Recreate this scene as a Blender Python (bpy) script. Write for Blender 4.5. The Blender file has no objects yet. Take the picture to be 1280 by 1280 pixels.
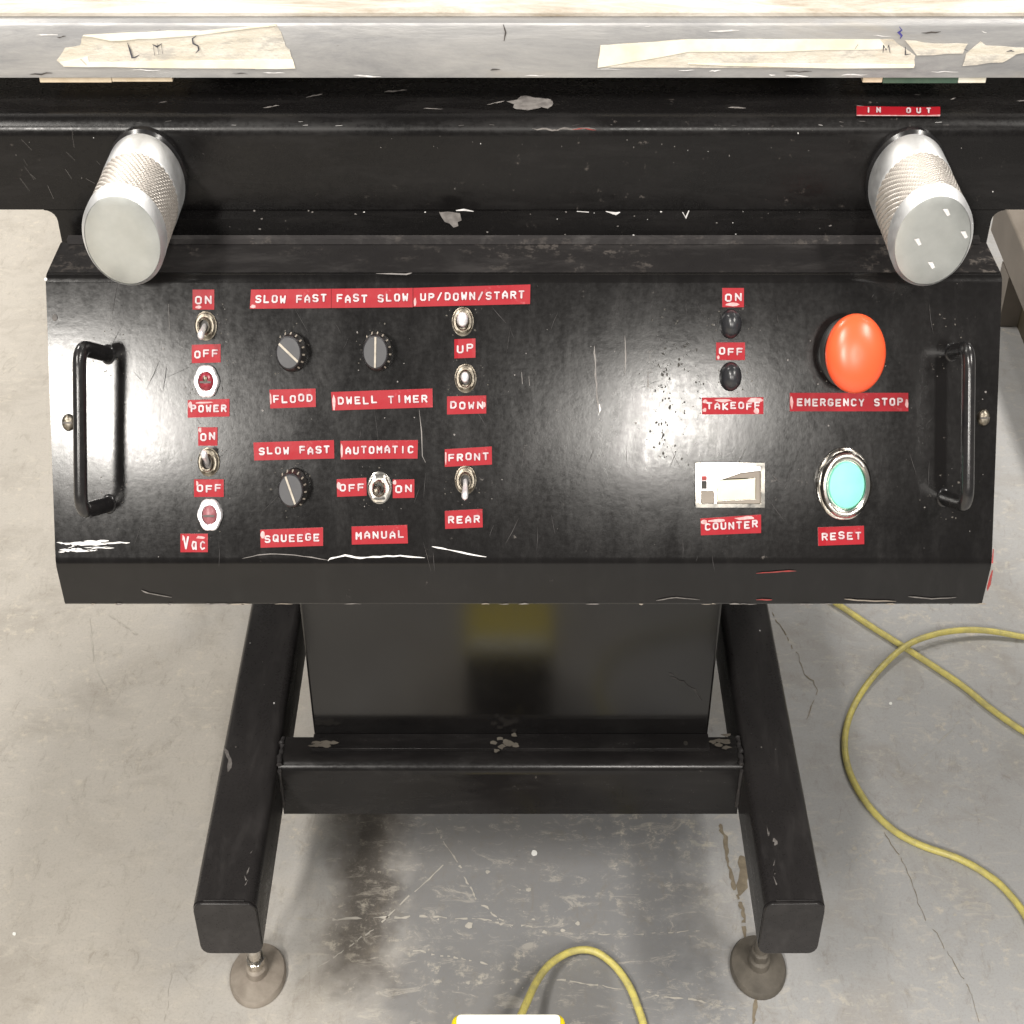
import bpy, bmesh, math, random
from mathutils import Vector as V
R = math.radians
rnd = random.Random(7)
scene = bpy.context.scene
col = scene.collection

# ------------------------------------------------------------------ camera
PITCH, F, H = R(38.4), 1980.0, 1.326          # F in pixels of a 1280 frame
cam_d = bpy.data.cameras.new('camera')
cam_d.sensor_width = 36.0
cam_d.lens = F / 1280.0 * 36.0
cam_d.clip_start = 0.02
cam_d.clip_end = 100
cam = bpy.data.objects.new('camera', cam_d)
cam.location = (0, 0, H)
cam.rotation_euler = (math.pi / 2 - PITCH, 0, 0)
col.objects.link(cam)
scene.camera = cam

# ------------------------------------------------------------------ world
world = bpy.data.worlds.new('World')
scene.world = world
world.use_nodes = True
bg = world.node_tree.nodes['Background']
bg.inputs[0].default_value = (1.0, 0.96, 0.90, 1)
bg.inputs[1].default_value = 0.20

# ------------------------------------------------------------------ lamps: four foot ceiling fixtures
def lamp(name, loc, sx, sy, watt, colr=(1.0, 0.955, 0.89), aim=None):
    d = bpy.data.lights.new(name, 'AREA')
    d.shape = 'RECTANGLE'
    d.size, d.size_y = sx, sy
    d.energy = watt
    d.color = colr
    o = bpy.data.objects.new(name, d)
    o.location = loc
    if aim is not None:
        o.rotation_euler = (V(aim) - V(loc)).to_track_quat('-Z', 'Y').to_euler()
    col.objects.link(o)

lamp('ceiling_lamp', (0.54, -3.40, 3.10), 0.15, 1.15, 120)
lamp('ceiling_lamp', (-1.40, -3.20, 3.10), 0.32, 1.30, 265)
lamp('ceiling_lamp', (-1.30, -0.6, 3.10), 0.30, 1.30, 95)
lamp('ceiling_lamp', (1.50, -0.3, 3.10), 0.30, 1.30, 85)
lamp('ceiling_lamp', (-1.70, 2.6, 3.10), 0.30, 1.30, 110)
lamp('ceiling_lamp', (1.50, 2.6, 3.10), 0.30, 1.30, 75)

# ------------------------------------------------------------------ exposure
vs = scene.view_settings
vs.view_transform = 'Standard'
vs.look = 'None'
vs.exposure = 0.0
vs.gamma = 1.0
vs.use_curve_mapping = False
scene.cycles.max_bounces = 8

# ------------------------------------------------------------------ survey: where a sight line meets a real plane
CR, CF, CU = V((1, 0, 0)), V((0, math.cos(PITCH), -math.sin(PITCH))), V((0, math.sin(PITCH), math.cos(PITCH)))
CO = V((0, 0, H))
def hit(u, v, p, n):
    d = CR * ((u - 640) / F) + CF + CU * ((640 - v) / F)
    return CO + d * ((V(p) - CO).dot(V(n)) / d.dot(V(n)))
def depth_pt(v, dep):
    return CO + CF * dep + CU * ((640 - v) / F * dep)
SQ = 0.75        # the machine's widths as the photograph shows them

ptA = depth_pt(345, 0.765)
ptB = depth_pt(705, 0.782)
FT = (ptA - ptB).normalized()                 # up the panel face
FN = V((1, 0, 0)).cross(FT)                   # out of the panel face
if FN.y > 0: FN = -FN
def face(u, v, h=0.0): return hit(u, v, ptA + FN * h, FN)
def level(u, v, z): return hit(u, v, (0, 0, z), (0, 0, 1))
def front(u, v, y): return hit(u, v, (0, y, 0), (0, 1, 0))
ptC = front(640, 757, ptB.y)
ptD = level(640, 303, ptA.z)
XL, XR = -0.2253, 0.2368                      # panel ends
Y_LEDGE = ptD.y + 0.002
Y_BEAM = Y_LEDGE + 0.009
Z_BEAM0 = front(640, 262, Y_BEAM).z
Z_BEAM1 = front(640, 150, Y_BEAM).z
Y_TABLE = Y_BEAM + 0.020
Z_TABLE0 = front(640, 97, Y_TABLE).z
Z_TABLE1 = front(640, 28, Y_TABLE).z
Z_BAR1, Z_BAR0 = 0.221, 0.151

# ------------------------------------------------------------------ materials
class NT:
    def __init__(s, name):
        s.m = bpy.data.materials.new(name); s.m.use_nodes = True
        s.t = s.m.node_tree; s.b = s.t.nodes['Principled BSDF']
        s.tc = s.t.nodes.new('ShaderNodeTexCoord')
    def n(s, ty, **kw):
        nd = s.t.nodes.new(ty)
        for k, v in kw.items():
            if k.startswith('i_'):
                nd.inputs[k[2:].replace('_', ' ')].default_value = v
            else: setattr(nd, k, v)
        return nd
    def l(s, a, b): s.t.links.new(a, b)
    def coord(s, sc=(1, 1, 1), rot=(0, 0, 0)):
        mp = s.n('ShaderNodeMapping'); s.l(s.tc.outputs['Object'], mp.inputs[0])
        mp.inputs['Scale'].default_value = sc; mp.inputs['Rotation'].default_value = rot
        return mp.outputs[0]
    def noise(s, scale, detail=4, rough=0.6, sc=(1, 1, 1), rot=(0, 0, 0), dist=0.0):
        nd = s.n('ShaderNodeTexNoise'); nd.inputs['Scale'].default_value = scale
        nd.inputs['Detail'].default_value = detail; nd.inputs['Roughness'].default_value = rough
        nd.inputs['Distortion'].default_value = dist
        s.l(s.coord(sc, rot), nd.inputs['Vector']); return nd.outputs['Fac']
    def ramp(s, fac, a, b, va=0.0, vb=1.0):
        nd = s.n('ShaderNodeMapRange'); nd.inputs['From Min'].default_value = a; nd.inputs['From Max'].default_value = b
        nd.inputs['To Min'].default_value = va; nd.inputs['To Max'].default_value = vb
        s.l(fac, nd.inputs['Value']); return nd.outputs[0]
    def math(s, op, a, b=0.0, clamp=False):
        nd = s.n('ShaderNodeMath', operation=op, use_clamp=clamp)
        for k, x in enumerate((a, b)):
            if isinstance(x, (int, float)): nd.inputs[k].default_value = x
            else: s.l(x, nd.inputs[k])
        return nd.outputs[0]
    def mix(s, fac, a, b):
        nd = s.n('ShaderNodeMix', data_type='RGBA')
        for sock, x in ((nd.inputs[0], fac), (nd.inputs[6], a), (nd.inputs[7], b)):
            if isinstance(x, tuple): sock.default_value = (x + (1,))[:4]
            elif isinstance(x, (int, float)): sock.default_value = x
            else: s.l(x, sock)
        return nd.outputs[2]
    def base(s, x):
        if isinstance(x, tuple): s.b.inputs['Base Color'].default_value = (x + (1,))[:4]
        else: s.l(x, s.b.inputs['Base Color'])
    def rough(s, x):
        if isinstance(x, (int, float)): s.b.inputs['Roughness'].default_value = x
        else: s.l(x, s.b.inputs['Roughness'])
    def bump(s, h, strength, dist=0.001):
        nd = s.n('ShaderNodeBump'); nd.inputs['Strength'].default_value = strength; nd.inputs['Distance'].default_value = dist
        s.l(h, nd.inputs['Height']); s.l(nd.outputs[0], s.b.inputs['Normal'])
    def set(s, k, v): s.b.inputs[k].default_value = v

def simple(name, c0, c1=None, r0=0.4, r1=None, metal=0.0, scale=60, bump=0.0, bscale=None, detail=5, spec=None):
    t = NT(name)
    f = t.noise(scale, detail)
    t.base(t.mix(t.ramp(f, 0.35, 0.65), c0, c1 or c0))
    t.rough(t.ramp(f, 0.3, 0.7, r0, r1 if r1 is not None else r0))
    t.set('Metallic', metal)
    if spec is not None: t.set('Specular IOR Level', spec)
    if bump: t.bump(t.noise(bscale or scale * 4, 3), bump)
    return t.m

def black_paint(name, dust=0.3, spec=.5, hatch=0.0, streak=(14, 3, 3), r0=0.2, r1=0.42, base=0.011, haze=0.03, chips=0.60, peel=0.10):
    t = NT(name)
    big = t.noise(9, 5, 0.65)
    st = t.noise(11, 7, 0.72, sc=streak, dist=0.4)
    fine = t.noise(420, 3, 0.6)
    spots = t.noise(150, 6, 0.75)
    c = t.mix(t.ramp(big, 0.3, 0.7), (base, base * .93, base * .95), (base * 1.9, base * 1.75, base * 1.75))
    c = t.mix(t.math('MULTIPLY', t.ramp(st, 0.50, 0.78), dust), c, (haze * 2.3, haze * 2.15, haze * 2.1))
    sp = t.math('MULTIPLY', t.ramp(spots, chips + .06, chips + 0.12), t.ramp(big, 0.46, 0.62))
    c = t.mix(t.math('MULTIPLY', sp, 0.6, True), c, (0.16, 0.14, 0.125))
    t.base(c)
    rr = t.ramp(t.math('ADD', t.math('MULTIPLY', st, .6), t.math('MULTIPLY', fine, .4)), 0.35, 0.68, r0, r1)
    rr = t.math('ADD', rr, t.math('MULTIPLY', sp, 0.2), True)
    t.rough(rr)
    h = t.math('ADD', t.math('MULTIPLY', fine, 0.35), t.math('MULTIPLY', t.noise(130, 4), 0.9))
    h = t.math('ADD', h, t.math('MULTIPLY', st, .5))
    if hatch: h = t.math('ADD', h, t.math('MULTIPLY', t.noise(210, 4, .7, sc=(.22, 1, 1), rot=(0, .06, 0)), hatch))
    t.bump(h, peel, 0.0011)
    t.set('Specular IOR Level', spec)
    return t.m

M = {}
M['panel'] = black_paint('black_panel_paint', dust=0.28, streak=(7, 2.2, 2.2), r0=0.13, r1=0.22, peel=0.026, haze=.010, base=.0042, spec=.29, hatch=.3)
M['beam'] = black_paint('black_beam_paint', dust=0.35, streak=(1.5, 7, 7), r0=0.16, r1=0.4, chips=0.58, peel=.04, base=.004, haze=.013, spec=.2)
M['frame'] = black_paint('black_frame_paint', dust=0.4, streak=(5, 1.2, 5), r0=0.22, r1=0.42, base=0.015, haze=.034, peel=.03, spec=.26)
M['cabinet'] = black_paint('black_cabinet_paint', dust=0.1, streak=(3, 3, 3), r0=0.12, r1=0.17, chips=0.7, peel=0.006, base=.004, haze=.01)
M['cabinet'].node_tree.nodes['Principled BSDF'].inputs['IOR'].default_value = 1.54
M['crossbar'] = black_paint('glossy_black_paint', dust=0.3, streak=(1.5, 5, 5), r0=0.14, r1=0.3, base=0.007, haze=.018, peel=.03, spec=.24)
M['dusty'] = black_paint('dusty_black_paint', dust=0.9, streak=(5, 5, 5), r0=0.45, r1=0.7, base=0.022, haze=0.035, chips=0.5, spec=.3)
M['paneltop'] = black_paint('rubbed_black_paint', dust=0.5, streak=(1.5, 4, 4), r0=0.25, r1=0.5, base=0.012, haze=0.028, chips=0.47, peel=.05, spec=.3)
M['pit'] = simple('dark_pit', (.012, .011, .010), (.03, .026, .02), .6, scale=300)
M['primer'] = simple('bare_grey_primer', (.12, .11, .105), (.21, .195, .185), .45, .7, scale=300)
M['baremetal'] = simple('scraped_bare_metal', (.50, .49, .48), (.75, .74, .74), .4, .6, scale=300)
M['redchip'] = simple('red_undercoat', (.30, .02, .02), (.2, .045, .04), .5, .7, scale=300)
M['red'] = None
t = NT('red_label_tape')
w = t.noise(260, 4)
t.base(t.mix(t.ramp(w, .66, .80), (.265, .007, .014), (.38, .08, .09)))
t.set('Specular IOR Level', .18); t.rough(t.ramp(t.noise(90, 3), .3, .7, .34, .5)); t.bump(t.noise(160, 3), .12)
M['red'] = t.m
M['white'] = simple('white_embossed_letter', (.52, .47, .48), (.34, .24, .26), .5, scale=350)
M['stress'] = simple('stress_whitened_tape', (.44, .20, .20), (.50, .34, .34), .5, scale=500)
M['chrome'] = simple('chrome_metal', (.78, .76, .72), (.62, .58, .52), .12, .28, 1.0, scale=200)
M['dullmetal'] = simple('tarnished_metal', (.11, .092, .07), (.33, .30, .25), .28, .5, 1.0, scale=260, bump=.2)
M['whitemetal'] = simple('bright_nickel', (.93, .90, .92), (.85, .82, .84), .3, .4, .6, scale=200)
M['redlens'] = simple('red_lamp_lens', (.17, .010, .018), (.26, .03, .045), .22, .35, scale=300)
M['pinklens'] = simple('faded_pink_lamp_lens', (.28, .10, .115), (.20, .06, .07), .35, .5, scale=300)
M['dial'] = simple('dark_dial_plastic', (.020, .020, .023), (.036, .036, .04), .4, .55, scale=150)
M['dialside'] = simple('black_fluted_plastic', (.015, .015, .016), (.03, .028, .026), .35, .5, scale=300)
M['pointer'] = simple('dirty_cream_pointer', (.40, .36, .30), (.28, .25, .21), .6, scale=300)
M['rubber'] = simple('black_button_rubber', (.018, .019, .021), (.024, .024, .028), .26, .34, scale=200)
M['estop'] = simple('red_orange_plastic', (.84, .105, .034), (.78, .09, .03), .27, .36, scale=20)
M['green'] = simple('mint_green_plastic', (.16, .56, .43), (.20, .61, .48), .35, .45, scale=60)
M['cream'] = simple('cream_counter_window', (.58, .56, .43), (.50, .47, .36), .35, scale=80)
M['slot'] = simple('dark_slot', (.025, .021, .019), (.06, .05, .045), .5, scale=200)
M['glossblack'] = simple('gloss_black_handle', (.009, .009, .010), (.016, .015, .015), .18, .28, scale=160, bump=.012)
M['tape'] = None
t = NT('masking_tape')
f1 = t.noise(38, 6, .7, sc=(.5, 1, 3)); f2 = t.noise(12, 3)
c = t.mix(t.ramp(f1, .42, .62), (.52, .48, .40), (.66, .63, .57))
c = t.mix(t.math('MULTIPLY', t.ramp(f2, .45, .6), .5), c, (.42, .35, .25))
c = t.mix(t.math('MULTIPLY', t.ramp(t.noise(55, 7, .8, sc=(.6, 1, 1.6)), .52, .62), .75), c, (.36, .34, .31))
t.base(c); t.rough(.65); t.bump(t.noise(60, 6, .75, sc=(1, 1, 1.6)), .5, .002)
M['tape'] = t.m
M['tapepale'] = simple('pale_tape_paper', (.78, .76, .68), (.66, .60, .47), .6, scale=40, bump=.15)
M['ink'] = simple('pencil_mark', (.03, .03, .04), (.07, .07, .085), .6, scale=200)
M['blueink'] = simple('blue_ink', (.03, .03, .16), (.06, .05, .25), .6, scale=200)
# knob aluminium
M['alu'] = simple('turned_aluminium', (.86, .87, .88), (.78, .79, .80), .47, .6, 1.0, scale=120)
t = NT('knob_end_face')
sep = t.n('ShaderNodeSeparateXYZ'); t.l(t.tc.outputs['Object'], sep.inputs[0])
rr = t.math('SQRT', t.math('ADD', t.math('MULTIPLY', t.math('POWER', sep.outputs[0], 2), 1.78), t.math('POWER', sep.outputs[2], 2)))
wv = t.math('SINE', t.math('MULTIPLY', rr, 9000.0))
t.base(t.mix(t.ramp(t.noise(60, 4), .35, .65), (.56, .58, .57), (.48, .50, .49)))
t.set('Metallic', 1.0); t.rough(t.ramp(t.noise(150, 4), .3, .7, .40, .52)); t.bump(wv, .06, .0003)
M['aluface'] = t.m
M['grime'] = simple('grimy_knurl_groove', (.36, .33, .30), (.46, .43, .40), .45, .55, .9, scale=200)  # groove faces coloured darker so that their shade shows
M['knurl'] = simple('knurled_aluminium', (.80, .78, .75), (.66, .62, .58), .45, .58, 1.0, scale=200)
# table edge metal
t = NT('worn_table_metal')
sc1 = t.noise(18, 8, .75, sc=(.55, 1, 2.6), dist=.3); sc2 = t.noise(9, 5, .7, sc=(.5, 1, 2))
c = t.mix(t.ramp(sc1, .38, .62), (.25, .25, .255), (.40, .395, .39))
c = t.mix(t.math('MULTIPLY', t.ramp(sc2, .55, .7), .5), c, (.42, .37, .29))
c = t.mix(t.ramp(t.noise(80, 6, .8, sc=(.4, 1, 1.5)), .66, .74), c, (.16, .14, .13))
t.base(c); t.set('Metallic', .55); t.rough(t.ramp(sc1, .3, .7, .55, .35)); t.bump(sc1, .2, .0015)
M['table'] = t.m
t = NT('grimy_table_top')
a = t.noise(14, 7, .8, sc=(.6, 3, 3), dist=.5)
t.base(t.mix(t.ramp(a, .35, .6), (.30, .25, .19), (.60, .57, .52)))
t.rough(.5); t.set('Metallic', .15); t.bump(a, .3, .002)
M['tabletop'] = t.m
M['wood'] = simple('pale_wood', (.55, .45, .32), (.70, .60, .46), .6, scale=60)
M['greenstrip'] = simple('dull_green_strip', (.04, .08, .055), (.07, .11, .075), .6, scale=60)
M['greymetal'] = simple('grey_beige_steel', (.17, .145, .12), (.23, .20, .17), .5, .65, scale=14)
M['darkbrown'] = simple('dark_brown_plate', (.05, .040, .022), (.075, .06, .035), .6, scale=30)  # dark tone for the shade beneath the bench rail
M['grimespeck'] = simple('grime_speck', (.045, .040, .034), (.09, .08, .065), .7, scale=500)
M['pad'] = simple('rusty_foot_pad', (.29, .255, .215), (.20, .17, .14), .5, .7, .1, scale=50, bump=.3)
M['padgrime'] = simple('grimy_foot_pad', (.085, .075, .062), (.13, .115, .095), .55, .75, .1, scale=40, bump=.4)
t = NT('yellow_cord_jacket')
a = t.noise(55, 6, .75)
t.base(t.mix(t.ramp(a, .40, .62), (.62, .54, .15), (.43, .38, .15)))
t.rough(.42); t.bump(t.noise(220, 4), .3)
M['cord'] = t.m
M['yellow'] = simple('yellow_plastic', (.90, .72, .015), (.84, .66, .015), .35, .45, scale=40)
M['boxtop'] = simple('pale_box_top', (.90, .89, .78), (.86, .85, .72), .4, scale=40)  # glare on the power box top, put in as colour
M['blackplastic'] = simple('black_plastic', (.012, .012, .012), (.02, .02, .02), .4, scale=80)
# floor
t = NT('worn_painted_concrete')
sep = t.n('ShaderNodeSeparateXYZ'); t.l(t.tc.outputs['Object'], sep.inputs[0])
X, Y = sep.outputs[0], sep.outputs[1]
n_big, n_mid, n_fine = t.noise(2.1, 6, .65), t.noise(9, 7, .72, dist=.6), t.noise(70, 6, .75)
gx = t.math('ADD', t.math('MULTIPLY', X, -1.1), t.math('MULTIPLY', t.ramp(n_big, .3, .7, -.5, .5), 1.0))
c = t.mix(t.ramp(gx, -.35, .45), (.37, .37, .37), (.45, .42, .375))
c = t.mix(t.math('MULTIPLY', t.ramp(n_mid, .48, .66), .42), c, (.27, .242, .205))
c = t.mix(t.math('MULTIPLY', t.ramp(n_big, .58, .72), .22), c, (.30, .28, .25))
n_edge = t.noise(16, 5, .6)
def boxmask(x0, x1, y0, y1, soft, wob):
    ax = t.math('SUBTRACT', t.math('ABSOLUTE', t.math('SUBTRACT', X, (x0 + x1) / 2)), (x1 - x0) / 2)
    ay = t.math('SUBTRACT', t.math('ABSOLUTE', t.math('SUBTRACT', Y, (y0 + y1) / 2)), (y1 - y0) / 2)
    d = t.math('MAXIMUM', ax, ay)
    d = t.math('ADD', d, t.ramp(n_edge, .3, .7, -wob, wob))
    return t.ramp(d, soft, -soft)
blue = boxmask(-.13, .20, .80, 1.5, .035, .03)  # blue-grey worn paint, darkened as well for the shade between the rails
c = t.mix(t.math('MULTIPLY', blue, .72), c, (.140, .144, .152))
oil_shade = boxmask(-.182, -.122, .935, 1.5, .016, .014)  # brown stain with the shadow of the press painted in
c = t.mix(t.math('MULTIPLY', oil_shade, .78), c, (.055, .044, .034))
tan = boxmask(-.12, .02, .70, .845, .03, .045)
c = t.mix(t.math('MULTIPLY', tan, .7), c, (.42, .37, .29))
scuff = t.math('MULTIPLY', t.ramp(n_fine, .54, .64), t.ramp(t.noise(5, 5, .7), .48, .60))
c = t.mix(t.math('MULTIPLY', scuff, .7), c, (.58, .53, .44))
grit = t.noise(380, 5, .8)
c = t.mix(t.math('MULTIPLY', t.ramp(grit, .50, .66), .35), c, (.24, .22, .195))
c = t.mix(t.math('MULTIPLY', t.ramp(t.noise(30, 9, .8, sc=(1, 2.2, 1), rot=(0, 0, .5), dist=1.0), .545, .62), .42), c, (.54, .50, .43))
wear = t.math('MULTIPLY', t.ramp(t.noise(26, 9, .82, sc=(2.2, 1, 1), rot=(0, 0, -.4), dist=.8), .54, .66), .42)
c = t.mix(wear, c, (.20, .175, .14))
dark = t.math('MULTIPLY', t.ramp(t.noise(120, 5, .8), .64, .72), .5)
c = t.mix(dark, c, (.13, .11, .09))
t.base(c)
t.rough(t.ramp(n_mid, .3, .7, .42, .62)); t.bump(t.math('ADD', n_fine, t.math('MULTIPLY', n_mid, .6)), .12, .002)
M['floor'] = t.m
M['crack'] = simple('dirt_filled_crack', (.17, .14, .10), (.25, .21, .15), .8, scale=120)
M['scrape'] = simple('pale_floor_scrape', (.47, .44, .39), (.38, .36, .32), .7, scale=90)
M['fleck'] = simple('white_fleck', (.85, .85, .82), None, .6)

# ------------------------------------------------------------------ mesh helpers
def new(): return bmesh.new()
ORG = {}
def obj(name, bm, mats, parent=None, origin=None, smooth=40, label=None, bevel=0.0, seg=2):
    mats = mats if isinstance(mats, (list, tuple)) else [mats]
    bmesh.ops.recalc_face_normals(bm, faces=[f for f in bm.faces if f.material_index < 50]) if False else None
    if origin is None:
        cs = [v.co for v in bm.verts]
        origin = V([(min(c[i] for c in cs) + max(c[i] for c in cs)) / 2 for i in range(3)])
    origin = V(origin)
    bmesh.ops.translate(bm, vec=-origin, verts=bm.verts)
    me = bpy.data.meshes.new(name)
    bm.to_mesh(me); bm.free()
    for m in mats: me.materials.append(m)
    if smooth:
        for p in me.polygons: p.use_smooth = True
        me.set_sharp_from_angle(angle=R(smooth))
    o = bpy.data.objects.new(name, me); col.objects.link(o)
    po = V((0, 0, 0))
    if parent is not None:
        o.parent = parent; po = ORG[parent.name]
    o.location = origin - po
    ORG[o.name] = origin
    if label: o['label'] = label
    if bevel:
        b = o.modifiers.new('edge', 'BEVEL'); b.width = bevel; b.segments = seg; b.limit_method = 'ANGLE'; b.angle_limit = R(35)
        b.harden_normals = False
    return o
def thing(name, loc, label, cat, group=None):
    o = bpy.data.objects.new(name, None); col.objects.link(o)
    o.empty_display_size = .05; o.location = loc; ORG[o.name] = V(loc)
    return tag(o, label, cat, group)
def tag(o, label, cat, group=None, kind=None):
    if label: o['label'] = label
    if cat: o['category'] = cat
    if group: o['group'] = group
    if kind: o['kind'] = kind
    return o
def poly(bm, pts, mi=0):
    f = bm.faces.new([bm.verts.new(p) for p in pts]); f.material_index = mi; return f
def prism(bm, pts, vec, mi=0, side_mi=None):
    """closed solid: outline pts (world) swept by vec"""
    vec = V(vec)
    a = [bm.verts.new(V(p)) for p in pts]; b = [bm.verts.new(V(p) + vec) for p in pts]
    n = len(a); fs = []
    fs.append(bm.faces.new(a[::-1])); fs.append(bm.faces.new(b))
    for f in fs: f.material_index = mi
    for i in range(n):
        f = bm.faces.new((a[i], a[(i + 1) % n], b[(i + 1) % n], b[i])); f.material_index = mi if side_mi is None else side_mi
        fs.append(f)
    bmesh.ops.recalc_face_normals(bm, faces=fs)
    return fs
def box(bm, x0, x1, y0, y1, z0, z1, mi=0):
    return prism(bm, [(x0, y0, z0), (x1, y0, z0), (x1, y1, z0), (x0, y1, z0)], (0, 0, z1 - z0), mi)
def lathe(bm, o, ex, ey, ez, prof, n=32, mi=0, mod=None, cap0=True, cap1=True, mis=None):
    """prof: [(r,h)], mod(k,i,th)->dr"""
    rings = []
    for k, (r, h) in enumerate(prof):
        ring = []
        for i in range(n):
            th = 2 * math.pi * i / n
            q = r + (mod(k, i, th) if mod else 0)
            ring.append(bm.verts.new(o + ex * (q * math.cos(th)) + ey * (q * math.sin(th)) + ez * h))
        rings.append(ring)
    fs = []
    for k in range(len(rings) - 1):
        for i in range(n):
            f = bm.faces.new((rings[k][i], rings[k][(i + 1) % n], rings[k + 1][(i + 1) % n], rings[k + 1][i]))
            f.material_index = mis[k] if mis else mi; fs.append(f)
    if cap0: f = bm.faces.new(rings[0][::-1]); f.material_index = mis[0] if mis else mi; fs.append(f)
    if cap1: f = bm.faces.new(rings[-1]); f.material_index = mis[-1] if mis else mi; fs.append(f)
    bmesh.ops.recalc_face_normals(bm, faces=fs)
    return fs
def smooth_pts(pts, k=6):
    pts = [V(p) for p in pts]; out = []
    for i in range(len(pts) - 1):
        p0 = pts[max(i - 1, 0)]; p1 = pts[i]; p2 = pts[i + 1]; p3 = pts[min(i + 2, len(pts) - 1)]
        for j in range(k):
            s = j / k
            out.append(.5 * ((2 * p1) + (p2 - p0) * s + (2 * p0 - 5 * p1 + 4 * p2 - p3) * s * s + (3 * p1 - p0 - 3 * p2 + p3) * s ** 3))
    out.append(pts[-1]); return out
def tube(bm, pts, r, n=12, mi=0, sq=1.0):
    pts = [V(p) for p in pts]; rings = []
    up = V((0.13, .21, 1)).normalized()
    t0 = (pts[1] - pts[0]).normalized(); a = (up - t0 * up.dot(t0)).normalized()
    for i, p in enumerate(pts):
        t_ = (pts[min(i + 1, len(pts) - 1)] - pts[max(i - 1, 0)]).normalized()
        a = (a - t_ * a.dot(t_)).normalized(); b = t_.cross(a)
        rr = r[i] if isinstance(r, (list, tuple)) else r
        ring = []
        for j in range(n):
            th = 2 * math.pi * j / n
            d = a * (rr * math.cos(th)) + b * (rr * math.sin(th))
            d.x *= sq
            ring.append(bm.verts.new(p + d))
        rings.append(ring)
    fs = []
    for k in range(len(rings) - 1):
        for i in range(n):
            fs.append(bm.faces.new((rings[k][i], rings[k][(i + 1) % n], rings[k + 1][(i + 1) % n], rings[k + 1][i])))
    fs.append(bm.faces.new(rings[0][::-1])); fs.append(bm.faces.new(rings[-1]))
    for f in fs: f.material_index = mi
    bmesh.ops.recalc_face_normals(bm, faces=fs)
def flat(bm, pts, n, mi, lift=0.0004):
    """a thin chip or mark lying on a surface with outward normal n"""
    n = V(n).normalized()
    f = poly(bm, [V(p) + n * lift for p in pts], mi)
    f.normal_update()
    if f.normal.dot(n) < 0: f.normal_flip()
def blob_px(u, v, ru, rv, k=11, jag=.35):
    return [(u + ru * math.cos(2 * math.pi * i / k) * (1 + rnd.uniform(-jag, jag)), v + rv * math.sin(2 * math.pi * i / k) * (1 + rnd.uniform(-jag, jag))) for i in range(k)]
def stroke_px(pts, w0, jag=.3):
    L, Rr = [], []
    for i, p in enumerate(pts):
        a = V(pts[max(i - 1, 0)] + (0,)); b = V(pts[min(i + 1, len(pts) - 1)] + (0,))
        d = (b - a).normalized(); nn = V((-d.y, d.x, 0))
        w = w0 * (.25 if i in (0, len(pts) - 1) else 1) * rnd.uniform(1 - jag, 1 + jag)
        L.append((p[0] + nn.x * w, p[1] + nn.y * w)); Rr.append((p[0] - nn.x * w, p[1] - nn.y * w))
    return L, Rr
def scratch(bm, pts, w, at, n, mi, lift=.0004, jag=.4, gap=0.0):
    L, Rr = stroke_px(pts, w, jag)
    n = V(n).normalized()
    for i in range(len(pts) - 1):
        if gap and rnd.random() < gap: continue
        flat(bm, [at(*L[i]), at(*L[i + 1]), at(*Rr[i + 1]), at(*Rr[i])], n, mi, lift)
def jagged(pts, k=4, amp=1.5):
    out = []
    for i in range(len(pts) - 1):
        for j in range(k):
            s = j / k
            out.append((pts[i][0] + (pts[i + 1][0] - pts[i][0]) * s + (rnd.uniform(-amp, amp) if (i or j) else 0),
                        pts[i][1] + (pts[i + 1][1] - pts[i][1]) * s + (rnd.uniform(-amp, amp) if (i or j) else 0)))
    out.append(pts[-1]); return out

# ------------------------------------------------------------------ floor
bm = new()
poly(bm, [(-7, -7, 0), (7, -7, 0), (7, 9, 0), (-7, 9, 0)], 0)
fl = lambda u, v: level(u, v, 0)
UP = (0, 0, 1)
for pts, w in (([(900, 1030), (908, 1060), (915, 1090), (922, 1120), (928, 1150), (936, 1180), (945, 1240), (942, 1285)], 2.4),
               ([(965, 765), (985, 800), (1000, 830), (1020, 865), (1008, 900)], .6),
               ([(1105, 1040), (1130, 1080), (1150, 1130), (1180, 1185), (1210, 1235), (1225, 1285)], .4),
               ):
    scratch(bm, jagged(jagged(pts, 3, 3), 3, 1), w * .8, fl, UP, 1, .0006, .6, .12)
scratch(bm, jagged([(925, 1070), (932, 1090), (924, 1120)], 3, 2), 7, fl, UP, 1, .0005)
for pts, w in (([(350, 1148), (420, 1150), (520, 1146), (600, 1150), (670, 1160)], 1.4), ([(500, 1187), (560, 1195), (610, 1206)], 1.1),
               ([(545, 1035), (575, 1085), (600, 1130), (640, 1160)], 1.2), ([(690, 1225), (770, 1235), (860, 1250), (920, 1262)], 1.2),
               ([(360, 1232), (420, 1195), (470, 1160), (560, 1075)], .8), ([(1030, 1100), (1070, 1075), (1105, 1050)], 1.1),
               ([(1140, 1020), (1155, 995)], 1.2), ([(110, 760), (118, 830), (140, 880)], .9), ([(128, 764), (175, 795)], 1.3),
               ([(730, 1167), (800, 1168), (875, 1164)], .7), ([(1140, 960), (1170, 935), (1200, 900)], .6), ([(1185, 1000), (1240, 1035)], .7),
               ([(250, 1245), (215, 1205), (205, 1290)], .5)):
    scratch(bm, jagged(jagged(pts, 5, 1.6), 3, .6), w * .7, fl, UP, 2, .0006, .9, .35)
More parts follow.
